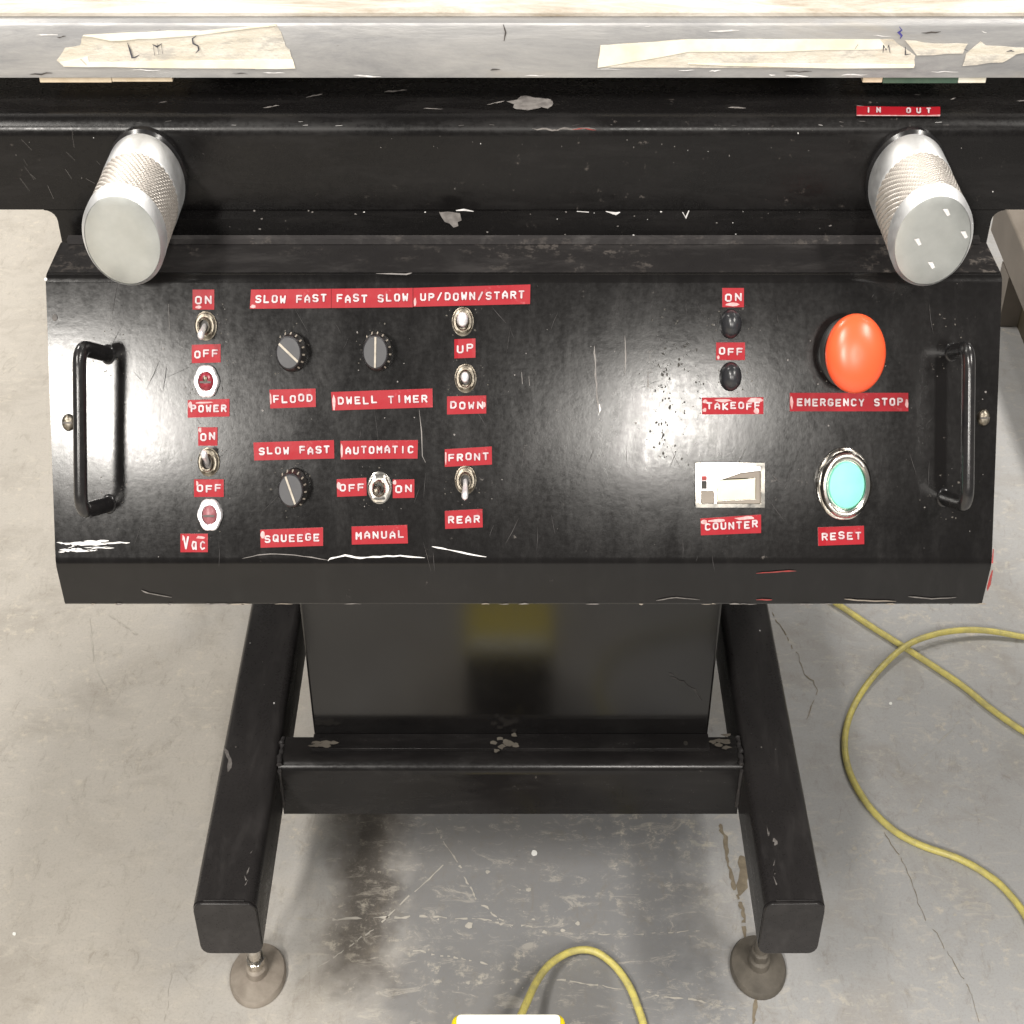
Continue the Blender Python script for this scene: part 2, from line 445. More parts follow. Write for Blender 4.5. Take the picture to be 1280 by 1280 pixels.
for k in range(60):
    u, v = rnd.choice(((rnd.gauss(680, 70), rnd.gauss(1120, 45)), (rnd.gauss(1120, 60), rnd.gauss(960, 60)), (rnd.gauss(1160, 70), rnd.gauss(1180, 60)), (rnd.gauss(600, 60), rnd.gauss(1200, 35))))
    s = abs(rnd.gauss(0, 1.4)) + .5
    flat(bm, [fl(*p) for p in blob_px(u, v, s, s * .7, 7, .5)], UP, 2, .0007)
for u, v, s in ((668, 1067, 4.0), (18, 1168, 2.4), (1044, 756, 1.5), (1113, 880, 2)):
    flat(bm, [fl(*p) for p in blob_px(u, v, s, s, 9, .15)], UP, 3, .0009)
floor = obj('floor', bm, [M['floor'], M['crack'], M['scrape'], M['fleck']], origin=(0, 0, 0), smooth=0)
tag(floor, 'worn grey painted concrete workshop floor with scuffs, cracks and a dark oil stain', 'floor', kind='structure')

# ------------------------------------------------------------------ the press
press = thing('printing_press', (0, 1.2, 0), 'black screen printing press with red label tapes on its sloping control panel', 'printing press')

# table
bm = new()
prof = [(Y_TABLE, Z_TABLE0), (Y_TABLE, Z_TABLE1 - .002), (Y_TABLE + .0008, Z_TABLE1 - .0006), (Y_TABLE + .0025, Z_TABLE1),
        (Y_TABLE + .006, Z_TABLE1 + .0002), (1.75, Z_TABLE1 + .0002), (1.75, Z_TABLE0)]
prism(bm, [(-.95, y, z) for y, z in prof], (1.9, 0, 0), 0)
tf = lambda u, v: front(u, v, Y_TABLE)
TFN = (0, -1, 0)
scratch(bm, [(629, 30), (632, 40), (630, 51)], 1.5, tf, TFN, 1)
for k in range(26):
    u = rnd.uniform(0, 1280); v = rnd.choice((rnd.uniform(85, 95), rnd.uniform(32, 60)))
    L = rnd.uniform(3, 40)
    scratch(bm, jagged([(u, v), (u + L, v + rnd.uniform(-2, 2))], 4, .8), rnd.uniform(.4, .9), tf, TFN, rnd.choice((1, 2, 2)))
table_edge = obj('table_rail', bm, [M['table'], M['slot'], M['baremetal']], press, label='scratched bright metal rail along the front of the table')
bm = new()
prof = [(Y_TABLE + .0065, Z_TABLE1 + .0004), (Y_TABLE + .0065, Z_TABLE1 + .0022), (Y_TABLE + .0082, Z_TABLE1 + .0036), (1.7, Z_TABLE1 + .0036), (1.7, Z_TABLE1 + .0004)]
prism(bm, [(-.93, y, z) for y, z in prof], (1.86, 0, 0), 0)
obj('table_top', bm, M['tabletop'], press, label='grimy pale table top')

# masking tapes on the rail
def tape(pts, mat, marks, label, lift=.0004, over=None):
    bm = new()
    q = jagged(pts + [pts[0]], 3, .7)[:-1]
    prism(bm, [tf(*p) + V((0, -.0001, 0)) for p in q], (0, -lift, 0), 0)
    if over:
        for k, ov in enumerate(over):
            prism(bm, [tf(*p) + V((0, -.0001, 0)) for p in jagged(ov + [ov[0]], 3, .7)[:-1]], (0, -lift * (1.9 + k * .6), 0), 2)
    for m, mi in marks:
        scratch(bm, m, 1.05, tf, TFN, mi, .0014, .2)
    return obj('masking_tape', bm, [mat, M['ink'], M['tapepale'], M['blueink']], press, smooth=0, label=label)
tape([(71, 75), (82, 60), (100, 57), (104, 43), (190, 39), (250, 38), (345, 30), (352, 40), (357, 58), (362, 62), (370, 85), (300, 85), (170, 84), (80, 82)], M['tape'],
     [([(160, 52), (163, 61), (166, 71), (170, 70), (175, 67)], 1), ([(192, 54), (194, 68)], 1), ([(197, 53), (199, 67)], 1), ([(202, 53), (204, 66)], 1), ([(191, 54), (197, 57), (203, 53)], 1),
      ([(246, 43), (241, 47), (242, 53), (248, 56), (249, 61), (245, 65)], 1), ([(101, 72), (109, 80)], 1)],
     'torn masking tape marked L M S in pencil', over=[[(75, 77), (110, 70), (112, 77), (366, 74), (370, 85), (300, 85), (170, 84), (80, 82)], [(104, 44), (140, 50), (190, 47), (250, 43), (345, 31), (250, 38), (190, 39)]])
tape([(747, 84), (751, 57), (800, 53), (860, 49), (990, 49), (1115, 49), (1144, 69), (1142, 84), (1000, 84)], M['tape'],
     [([(1072, 54), (1068, 60)], 1), ([(1103, 65), (1104, 55), (1107, 61), (1110, 55), (1112, 65)], 1), ([(1131, 57), (1131, 67), (1138, 66)], 1)],
     'long pale masking tape marked M L in pencil', over=[[(747, 84), (751, 57), (800, 53), (860, 49), (1100, 49), (1110, 60), (980, 64), (860, 64)], [(860, 79), (1143, 80), (1142, 84), (1000, 84)]])
tape([(1146, 69), (1131, 50), (1168, 54), (1209, 54), (1204, 66)], M['tape'], [([(1204, 60), (1209, 62)], 1)], 'short strip of masking tape')
tape([(1203, 82), (1207, 67), (1226, 51), (1232, 57), (1290, 60), (1290, 64), (1270, 68), (1253, 77)], M['tape'], [([(1257, 63), (1263, 62), (1267, 63)], 1)], 'crumpled torn scrap of masking tape')
bm = new()
scratch(bm, [(1124, 33), (1127, 37), (1123, 40), (1127, 44), (1125, 48)], 1.4, tf, TFN, 0, .0005)
obj('pen_mark', bm, M['blueink'], press, smooth=0, label='blue pen squiggle on the metal rail')

# front beam with its two hanging cheeks: one folded plate outline, swept back
XB = .95
zt, zb, zc = Z_BEAM1, Z_BEAM0, ptA.z - .03
cl, crr = front(74, 285, Y_BEAM).x, front(1237, 285, Y_BEAM).x
def fil(cx, cz, r, a0, a1, k=5): return [(cx + r * math.cos(R(a0 + (a1 - a0) * i / k)), cz + r * math.sin(R(a0 + (a1 - a0) * i / k))) for i in range(k + 1)]
bm = new()
prof = [(Y_BEAM, zb), ] + [(Y_BEAM + .009 - .009 * math.cos(R(a)), zt - .009 + .009 * math.sin(R(a))) for a in (0, 18, 36, 54, 72, 90)] + [(Y_BEAM + .052, zt), (Y_BEAM + .052, zb)]
prism(bm, [(-XB, y, z) for y, z in prof], (2 * XB, 0, 0), 0)
bf = lambda u, v: front(u, v, Y_BEAM)
bt = lambda u, v: level(u, v, zt)
BN = (0, -1, 0)
flat(bm, [bt(*p) for p in blob_px(662, 129, 26, 8, 15, .4)], UP, 1)
flat(bm, [bt(*p) for p in blob_px(683, 131, 10, 6, 9, .3)], UP, 1, .0006)
scratch(bm, jagged([(665, 160), (690, 162), (705, 160), (745, 161)], 4, 1.2), 1.1, bf, BN, 1)
scratch(bm, jagged([(715, 161), (730, 160), (745, 162)], 3, .6), .5, bf, BN, 3, .0006)
for k in range(40):
    u, v = rnd.uniform(0, 1280), 160 + abs(rnd.gauss(0, 40))
    if v > 250: continue
    s = rnd.uniform(.25, .8)
    flat(bm, [bf(*p) for p in blob_px(u, v, s, s * rnd.uniform(.6, 1.8), 6, .5)], BN, rnd.choice((1, 1, 1, 2)))
for k in range(11):
    u, v = rnd.uniform(0, 1280), rnd.uniform(116, 140)
    L = rnd.uniform(4, 30)
    scratch(bm, jagged([(u, v), (u + L, v + rnd.uniform(-5, 5))], 5, .6), rnd.uniform(.3, .7), bt, UP, 1, .0004, .6)
for k in range(22):
    u, v = rnd.uniform(0, 1280), rnd.uniform(150, 157)
    scratch(bm, [(u, v), (u + rnd.uniform(2, 9), v + rnd.uniform(-1, 1))], rnd.uniform(.3, .8), bf, BN, rnd.choice((1, 1, 2)), .0012)
for k in range(14):
    u, v = rnd.gauss(70, 40), rnd.gauss(205, 25)
    scratch(bm, [(u, v), (u + rnd.uniform(2, 14), v + rnd.uniform(4, 18))], .35, bf, BN, 1)
obj('front_beam', bm, [M['beam'], M['primer'], M['baremetal'], M['redchip']], press)
# cheeks below the beam
for s, xo in ((1, cl), (-1, crr)):
    bm = new()
    r = .006
    out = [(xo, zc), (xo + s * .056, zc), (xo + s * .056, zb - .0003), (xo - s * r, zb - .0003)]
    arc = [(xo - s * r + s * r * math.sin(R(a)), zb - .0003 - r + r * math.cos(R(a))) for a in (18, 36, 54, 72, 90)]
    out += arc
    prism(bm, [(x, Y_BEAM, z) for x, z in out], (0, .012, 0), 0)
    obj('side_cheek', bm, M['beam'], press)
# ledge tube below the beam
bm = new()
x0, x1 = cl + .0562, crr - .0562
z1 = front(640, 262, Y_LEDGE).z
pr = [(Y_LEDGE, ptA.z - .01)] + [(Y_LEDGE + .005 - .005 * math.cos(R(a)), z1 - .005 + .005 * math.sin(R(a))) for a in (0, 18, 36, 54, 72, 90)] + [(Y_LEDGE + .040, z1), (Y_LEDGE + .040, ptA.z - .01)]
pr = [(y, min(z, zb - .0004)) for y, z in pr]
prism(bm, [(x0, y, z) for y, z in pr], (x1 - x0, 0, 0), 0)
lf = lambda u, v: front(u, v, Y_LEDGE)
flat(bm, [lf(*p) for p in [(549, 265), (560, 264), (575, 266), (577, 275), (572, 277), (573, 282), (567, 284), (562, 279), (556, 277), (552, 271)]], BN, 1)
for pts, w in (([(570, 262), (580, 261), (592, 263)], 2.0), ([(721, 263), (736, 264)], 1.6), ([(757, 263), (770, 266), (775, 264)], 1.4), ([(853, 264), (857, 271), (861, 262)], 2.2)):
    scratch(bm, pts, w, lf, BN, 2, .0010)
for k in range(34):
    u, v = rnd.uniform(230, 1090), rnd.choice((rnd.uniform(262, 267), rnd.uniform(268, 296)))
    s = rnd.uniform(.3, 1.1)
    flat(bm, [lf(*p) for p in blob_px(u, v, s * 1.5, s, 6, .5)], BN, rnd.choice((1, 1, 2)), .0008)
obj('ledge_tube', bm, [M['beam'], M['primer'], M['baremetal']], press)

# in-out label on top of the beam, red dymo tapes
GL = {
 'A': [[(0, 0), (.1, 3.6), (2, 6), (3.9, 3.6), (4, 0)], [(.3, 2), (3.7, 2)]],
 'C': [[(4, 5.2), (3, 6), (1, 6), (0, 5), (0, 1), (1, 0), (3, 0), (4, .8)]],
 'D': [[(0, 0), (0, 6), (2.6, 6), (4, 4.6), (4, 1.4), (2.6, 0), (0, 0)]],
 'E': [[(4, 6), (0, 6), (0, 0), (4, 0)], [(0, 3), (3.2, 3)]],
 'F': [[(4, 6), (0, 6), (0, 0)], [(0, 2.8), (3.5, 2.8)]],
 'G': [[(4, 5.2), (3, 6), (1, 6), (0, 5), (0, 1), (1, 0), (3, 0), (4, 1), (4, 2.8), (2.4, 2.8)]],
 'I': [[(2, 0), (2, 6)]],
 'K': [[(0, 0), (0, 6)], [(4, 6), (.4, 2.8), (4, 0)]],
 'L': [[(0, 6), (0, 0), (3.8, 0)]],
 'M': [[(0, 0), (0, 6), (2, 2.8), (4, 6), (4, 0)]],
 'N': [[(0, 0), (0, 6), (4, 0), (4, 6)]],
 'O': [[(1, 0), (0, 1), (0, 5), (1, 6), (3, 6), (4, 5), (4, 1), (3, 0), (1, 0)]],
 'P': [[(0, 0), (0, 6), (3, 6), (4, 5.2), (4, 3.6), (3, 2.8), (0, 2.8)]],
 'Q': [[(1, 0), (0, 1), (0, 5), (1, 6), (3, 6), (4, 5), (4, 1), (3, 0), (1, 0)], [(2.4, 1.8), (4.2, -.4)]],
 'R': [[(0, 0), (0, 6), (3, 6), (4, 5.2), (4, 3.8), (3, 3), (0, 3)], [(2, 3), (4, 0)]],
 'S': [[(4, 5.3), (3, 6), (1, 6), (0, 5.2), (0, 3.9), (1, 3.1), (3, 2.9), (4, 2.1), (4, .8), (3, 0), (1, 0), (0, .7)]],
 'T': [[(0, 6), (4, 6)], [(2, 6), (2, 0)]],
 'U': [[(0, 6), (0, 1), (1, 0), (3, 0), (4, 1), (4, 6)]],
 'V': [[(0, 6), (2, 0), (4, 6)]],
 'W': [[(0, 6), (.6, 0), (2, 3.6), (3.4, 0), (4, 6)]],
 'Y': [[(0, 6), (2, 3), (4, 6)], [(2, 3), (2, 0)]],
 '/': [[(.4, -.4), (3.6, 6.2)]],
 'a': [[(3.6, 3.6), (1.2, 4), (.2, 2), (1.2, .2), (3, .6), (3.6, 3.6), (3.8, 0)]],
 'c': [[(3.8, 3.4), (2.4, 4), (.6, 3.2), (.4, 1.2), (1.8, 0), (3.8, .6)]],
}
def dymo(text, quad, at, nrm, label=None, lh=.33, cw=None, m0=.05, m1=.04, white=(), sw=1.05):
    """quad: TL TR BR BL on the surface"""
    nrm = V(nrm).normalized(); bm = new()
    T = .0005
    TL, TR, BR, BL = [V(q + (0,)) for q in quad]
    def P(s, t_): return (TL * (1 - s) + TR * s) * (1 - t_) + (BL * (1 - s) + BR * s) * t_
    def W(s, t_, h): p = P(s, t_); return at(p.x, p.y) + nrm * h
    K = 6
    lift = [.0001 + T + (.00035 if rnd.random() < .3 else 0) * (1 if k in (0, K) else 0) for k in range(K + 1)]
    # tape body
    top = [[bm.verts.new(W(k / K, t_, lift[k])) for k in range(K + 1)] for t_ in (0, 1)]
    bot = [[bm.verts.new(W(k / K, t_, .0001)) for k in range(K + 1)] for t_ in (0, 1)]
    fs = []
    for k in range(K):
        fs.append(bm.faces.new((top[0][k], top[0][k + 1], top[1][k + 1], top[1][k])))
        fs.append(bm.faces.new((bot[0][k], bot[1][k], bot[1][k + 1], bot[0][k + 1])))
        for r_ in (0, 1):
            f = bm.faces.new((top[r_][k], top[r_][k + 1], bot[r_][k + 1], bot[r_][k])); f.material_index = 2; fs.append(f)
    for k in (0, K):
        f = bm.faces.new((top[0][k], top[1][k], bot[1][k], bot[0][k])); f.material_index = 2; fs.append(f)
    bmesh.ops.recalc_face_normals(bm, faces=fs)
    h0 = .0001 + T + .0004
    wpx = (TR - TL).length; hpx = (BL - TL).length
    n = len(text); pitch = wpx * (1 - m0 - m1) / n
    cwid = min(pitch * .52, hpx * .36) if cw is None else cw
    chei = hpx * lh
    cnt = 0
    for i, ch in enumerate(text):
        if ch == ' ': continue
        dy = rnd.uniform(-.035, .035)
        for st in GL[ch]:
            cx = m0 + (i + .5) * pitch / wpx
            pp = [(cx + (x - 2) / 4 * cwid / wpx, .5 + dy - (y - 3) / 6 * chei / hpx) for x, y in st]
            for a, b in zip(pp[:-1], pp[1:]):
                pa, pb = P(*a), P(*b)
                d = (pb - pa); L = d.length
                if L < 1e-6: continue
                d /= L; nn = V((-d.y, d.x, 0)); w_ = sw * rnd.uniform(.85, 1.12)
                ring = []
                for q in range(5): th = R(90 + 45 * q); ring.append(pa + d * (w_ * math.cos(th)) + nn * (w_ * math.sin(th)))
                for q in range(5): th = R(-90 + 45 * q); ring.append(pb + d * (w_ * math.cos(th)) + nn * (w_ * math.sin(th)))
                flat(bm, [at(p.x, p.y) for p in ring], nrm, 1, h0 + cnt * .000004)
                cnt += 1
    for (s0, s1, t0, t1) in white:
        k = 9
        ring = [P((s0 + s1) / 2 + (s1 - s0) / 2 * math.cos(6.283 * i / k) * rnd.uniform(.6, 1.1), (t0 + t1) / 2 + (t1 - t0) / 2 * math.sin(6.283 * i / k) * rnd.uniform(.6, 1.1)) for i in range(k)]
        flat(bm, [at(p.x, p.y) for p in ring], nrm, 2, h0 - .0002)
    return obj('label_tape', bm, [M['red'], M['white'], M['stress']], press, smooth=0, label=label or 'red embossed tape reading %s' % text)
def rect(x0, x1, y0, y1, tilt=0.0): return [(x0, y0), (x1, y0 - tilt), (x1, y1 - tilt), (x0, y1)]
fc = lambda u, v: face(u, v)
cor = (.0, .08, .75, 1.0)
dymo('ON', rect(241, 268, 362, 387), fc, FN, 'red embossed tape reading ON above the power toggle', white=[(.1, .45, .78, .98)])
dymo('OFF', rect(240, 276, 431, 454, 1), fc, FN, 'red embossed tape reading OFF below the power toggle')
dymo('POWER', rect(235, 287, 500, 522, 1.5), fc, FN, white=[(0, .12, .05, .5), (.15, .6, .1, .25)])
dymo('ON', rect(248, 272, 534, 557), fc, FN, 'red embossed tape reading ON above the vacuum toggle', white=[(0, .2, 0, .3)])
dymo('OFF', rect(243, 280, 599, 621), fc, FN, 'red embossed tape reading OFF below the vacuum toggle', white=[(0, .15, .05, .4)])
dymo('Vac', rect(226, 260, 667, 690), fc, FN, 'red tape with Vac in white script', lh=.62, white=[(0, .14, .0, .4), (.55, .9, .1, .3)])
dymo('SLOW FAST', [(314, 362), (414, 361), (414, 385), (312.5, 386)], fc, FN, 'red embossed tape reading SLOW FAST in the top row', white=[cor])
dymo('FAST SLOW', [(414.6, 361), (516, 360), (516, 384), (414.6, 385)], fc, FN, white=[(0, .025, .1, .9)])
dymo('UP/DOWN/START', [(516.6, 360), (663, 355.6), (662.5, 380), (516.6, 383.5)], fc, FN, white=[(0, .03, .5, 1), (.96, 1, .5, 1)])
dymo('FLOOD', [(337, 487), (394.7, 485.6), (395, 508.5), (338, 510.5)], fc, FN, white=[(0, .04, .1, .9)])
dymo('DWELL TIMER', [(414, 490), (540.6, 485.6), (541, 509), (415.6, 513)], fc, FN, white=[(0, .04, .1, 1)])
dymo('UP', rect(568, 594.4, 424, 448, 1), fc, FN)
dymo('DOWN', rect(558.8, 607.8, 495.5, 518, 1.3), fc, FN, white=[(.9, 1, .3, .7)])
dymo('SLOW FAST', [(317, 553), (417.5, 550), (418, 573), (318, 575.5)], fc, FN, 'red embossed tape reading SLOW FAST in the lower row')
dymo('AUTOMATIC', [(425.6, 551), (522.5, 550), (522, 573), (426, 574)], fc, FN, white=[(0, .03, .1, 1)])
dymo('OFF', [(421, 599), (458, 597), (458.5, 619.5), (421.5, 621)], fc, FN, 'red embossed tape reading OFF left of the hex nut toggle', white=[(0, .14, .1, .6)])
dymo('ON', [(491, 599.4), (518, 599), (518, 622), (491, 622.5)], fc, FN, 'red embossed tape reading ON right of the hex nut toggle', white=[(0, .2, 0, .3)])
dymo('FRONT', [(556, 561.5), (614.7, 558), (615, 580.5), (556, 583.5)], fc, FN, white=[(0, .04, 0, .9)])
dymo('REAR', [(556, 638.5), (603, 636), (603.5, 659), (556.5, 661)], fc, FN)
dymo('SQUEEGE', [(325.6, 662), (404, 659), (404, 682), (326, 684.5)], fc, FN, white=[(0, .08, .05, .5)])
dymo('MANUAL', [(439.7, 658), (509, 656), (510, 679), (440, 680.5)], fc, FN)
dymo('ON', rect(902.7, 929.7, 360, 384), fc, FN, 'red embossed tape reading ON above the rubber buttons', white=[(.1, .8, .74, .98)])
dymo('OFF', rect(895, 931, 428, 450), fc, FN, 'red embossed tape reading OFF between the rubber buttons', white=[(.02, .12, .7, 1)])
dymo('TAKEOFF', rect(877.5, 954, 497, 518, .5), fc, FN, white=[(0, .10, .05, .4), (.2, .5, .06, .3), (.72, 1, .0, .35), (.84, .95, .6, 1), (.0, .08, .6, .9)])
dymo('COUNTER', [(875.4, 648), (951, 643), (951, 666), (876, 669)], fc, FN, white=[(0, .12, .05, .4), (.1, .45, .08, .28), (.55, .95, .02, .25)])
dymo('EMERGENCY STOP', rect(987, 1135, 491, 514), fc, FN, white=[(0, .03, .1, .9), (.97, 1, .3, .9)])
dymo('RESET', [(1022, 659), (1079.6, 657), (1080, 680), (1022.5, 682)], fc, FN, white=[(0, .04, .1, 1)])
dymo('IN  OUT', [(1070.7, 134), (1175, 135.5), (1175, 145.5), (1070.7, 145)], lambda u, v: level(u, v, zt), UP, 'red embossed tape reading IN OUT on top of the beam', lh=.5, m0=.08, m1=.08, sw=1.0)

# ------------------------------------------------------------------ control panel box
bm = new()
yA, zA, yB, zB, yC, zC, yD = ptA.y, ptA.z, ptB.y, ptB.z, ptC.y, ptC.z, ptD.y
def rounded(profile, rad, k=4):
    out = []; n = len(profile)
    for i, (p, r_) in enumerate(zip(profile, rad)):
        p = V(p + (0,)); a = V(profile[i - 1] + (0,)); b = V(profile[(i + 1) % n] + (0,))
        if r_ == 0: out.append((p.x, p.y)); continue
        da, db = (a - p).normalized(), (b - p).normalized()
        for j in range(k + 1):
            s = j / k
            q = (p + da * r_) * (1 - s) ** 2 + p * 2 * s * (1 - s) + (p + db * r_) * s * s
            out.append((q.x, q.y))
    return out
prof = rounded([(yD, zA), (yA, zA), (yB, zB), (yC, zC), (yC + .012, zC), (yD, zA - .05)], [0, .0035, .0035, .0025, 0, 0])
prism(bm, [(XL, y, z) for y, z in prof], (XR - XL, 0, 0), 0)
top = lambda u, v: level(u, v, zA)
lip = lambda u, v: front(u, v, yB)
# scraped bright paint at the lower left, wavy scratch, edge wear
for k in range(26):
    u = 70 + abs(rnd.gauss(0, 26)); v = rnd.gauss(680, 2.6) if rnd.random() < .55 else rnd.gauss(686.5, 2.0); L = rnd.uniform(6, 40)
    if u + L > 170: continue
    scratch(bm, jagged([(u, v), (u + L, v + rnd.gauss(0, 1.2))], 6, .5), rnd.uniform(.25, .95), fc, FN, 2, .0004 + k * .00001, .7)
scratch(bm, jagged([(303, 698), (322, 694), (345, 692), (380, 695), (410, 700)], 3, .6), .5, fc, FN, 1)
scratch(bm, jagged([(410, 701), (415, 697), (431, 694), (450, 697), (475, 695.6), (500, 694.7), (531, 697)], 3, .6), .75, fc, FN, 2, jag=.7)
scratch(bm, jagged([(540, 683), (560, 687), (585, 692), (608, 696)], 3, .4), .65, fc, FN, 2, jag=.6)
scratch(bm, [(524, 512), (527, 540), (528, 570), (532, 578)], .6, fc, FN, 1)
scratch(bm, jagged([(743, 432), (744, 460), (746, 490), (749, 518)], 3, .6), .9, fc, FN, 1)
scratch(bm, [(749, 505), (750, 512), (748, 519)], 1.4, fc, FN, 2)
scratch(bm, [(781, 420), (782, 445), (781, 468)], .8, fc, FN, 1)
scratch(bm, [(652, 465), (653, 480)], 1.1, fc, FN, 1); scratch(bm, [(661, 470), (662, 482)], 1.0, fc, FN, 1)
scratch(bm, [(211, 380), (212, 412)], .5, fc, FN, 1)
for pts in ([(812, 440), (812, 455)], [(810, 466), (816, 465)], [(810, 466), (810, 484), (816, 484)], [(808, 440), (816, 439)]):
    scratch(bm, pts, .7, fc, FN, 1)
# old engraved ghost marks and pits in the bright area
for k in range(120):
    u, v = rnd.gauss(838, 26), rnd.gauss(478, 55)
    if not (790 < u < 885 and 385 < v < 640): continue
    s = abs(rnd.gauss(0, .6)) + .25
    flat(bm, [fc(*p) for p in blob_px(u, v, s, s * rnd.uniform(.8, 2), 6, .4)], FN, 4)
for k in range(26):
    u, v = rnd.gauss(830, 3), rnd.uniform(455, 560); s = rnd.uniform(.4, 1.1)
    flat(bm, [fc(*p) for p in blob_px(u, v, s, s * 2.2, 6, .4)], FN, 4, .0005)
for k in range(110):
    u, v = rnd.uniform(75, 1235), rnd.uniform(352, 700); s = abs(rnd.gauss(0, .5)) + .25
    flat(bm, [fc(*p) for p in blob_px(u, v, s, s, 5, .4)], FN, 1)
for k in range(70):
    u, v = rnd.uniform(75, 1235), rnd.uniform(352, 700); L = rnd.uniform(5, 40); a = rnd.gauss(1.5, .5)
    scratch(bm, [(u, v), (u + L * .5 * math.cos(a) + rnd.uniform(-1, 1), v + L * .5 * math.sin(a)), (u + L * math.cos(a), v + L * math.sin(a))], .28, fc, FN, 5)
for cu, cv in ((258, 408), (258, 477), (261, 577), (263, 643), (361, 441), (469, 440), (363, 613), (578, 402), (582, 473), (474, 609), (582, 602), (914, 405), (914, 471), (1050, 442), (1055, 606), (138, 442), (138, 630), (1186, 440), (1180, 624)):
    for k in range(22):
        a = rnd.uniform(0, 6.28); r_ = rnd.gauss(27, 6); u, v = cu + r_ * .8 * math.cos(a), cv + r_ * 1.05 * math.sin(a) - 2
        s = abs(rnd.gauss(0, .45)) + .25
        flat(bm, [fc(*p) for p in blob_px(u, v, s, s, 6, .4)], FN, 8, .00012)
# edge wear
for k in range(26):
    u = rnd.uniform(90, 1225); L = rnd.uniform(3, 30)
    scratch(bm, jagged([(u, 754.5), (u + L, 754.5)], 3, .6), rnd.uniform(.3, .9), lip, BN, rnd.choice((1, 1, 6)), .0004, .6)
for pts, mi, w in (([(945, 749), (965, 749)], 3, 1.2), ([(1055, 748), (1080, 750), (1120, 751)], 6, 1.0), ([(945, 716), (970, 714), (995, 713)], 3, .9), ([(177, 737), (186, 741), (215, 746)], 1, .8),
                    ([(820, 750), (845, 746), (875, 749)], 1, .6), ([(1135, 745), (1165, 748), (1195, 746)], 1, .8)):
    scratch(bm, jagged(pts, 3, .35), w * .8, lip, BN, mi, .0005)
flat(bm, [lip(*p) for p in [(1239.5, 712), (1241, 712), (1238, 730), (1234, 738), (1233, 734), (1236, 722)]], BN, 3, .0006)
flat(bm, [fc(*p) for p in [(1240.5, 686), (1242, 686), (1241, 704), (1239, 704)]], FN, 3, .0006)
# rubbed dusty patches on the flat top of the box
bm.normal_update()
for f in bm.faces:
    if f.normal.z > .98 and f.calc_area() > .004: f.material_index = 7
scratch(bm, jagged([(470, 342), (508, 343), (515, 341)], 2, .5), .7, fc, FN, 1)
flat(bm, [fc(*p) for p in blob_px(57.5, 349, 2.2, 2.2, 7, .2)], FN, 2)
panel = obj('control_panel', bm, [M['panel'], M['primer'], M['baremetal'], M['redchip'], M['pit'], M['dusty'], M['pad'], M['paneltop'], M['grimespeck']], press, label='sloping black sheet metal control panel')
# rear flange, grey with dust
bm = new()
box(bm, XL + .004, XR - .004, Y_LEDGE - .0045, Y_LEDGE - .0004, ptA.z + .0003, ptA.z + .0032)
obj('panel_flange', bm, M['dusty'], press)
# screws in the face
for u, v, d in ((86, 528, 0), (1229, 522, 1), (68.5, 397, 2)):
    bm = new()
    o_ = face(u, v); ex, ey = V((SQ, 0, 0)), FT
    if d == 2: lathe(bm, o_, ex, ey, FN, [(.0018, 0), (.0017, .0004)], 12, 1)
    else:
        lathe(bm, o_, ex, ey, FN, [(.0042, 0), (.0042, .0008), (.0036, .0022), (.002, .003)], 20, 0)
        c0 = o_ + FN * .0031
        flat(bm, [c0 + ex * (.003 * a) + FT * (.0004 * b) for a, b in ((-1, -1), (1, -1), (1, 1), (-1, 1))], FN, 1, .0001)
    obj('screw', bm, [M['dullmetal'], M['slot']], press)

# ------------------------------------------------------------------ grab handles
for g in (((99, 434), (101, 640), (135, 443), (136, 630)), ((1211, 436), (1209, 632), (1190, 440), (1180, 622))):
    h = .037
    t0, b0 = face(*g[0], h), face(*g[1], h)
    xm = (face(*g[2]).x + face(*g[3]).x) / 2
    t1 = V((xm, 0, 0)); 
    # feet sit straight below the grip ends along the panel normal
    tt, bb = face(*g[2]), face(*g[3])
    a = [tt, tt + (t0 - tt) * .55]
    r_ = .009
    def corner(p, q, s, k=5):
        d1 = (p - q).normalized(); d2 = (s - q).normalized()
        return [(q + d1 * r_) * (1 - i / k) ** 2 + q * 2 * (i / k) * (1 - i / k) + (q + d2 * r_) * (i / k) ** 2 for i in range(k + 1)]
    pts = [tt] + corner(tt, t0, b0) + [t0 * .66 + b0 * .34, t0 * .34 + b0 * .66] + corner(t0, b0, bb) + [bb]
    bm = new(); tube(bm, pts, .0039, 14, 0, SQ * 1.05)
    mid = (t0 + b0) / 2
    grip = obj('grab_handle', bm, M['glossblack'], press)
    for p in (tt, bb):
        bm = new(); lathe(bm, p, V((SQ, 0, 0)), FT, FN, [(.0050, 0), (.0047, .0005), (.0040, .0010)], 20)
        obj('collar', bm, M['glossblack'], grip)

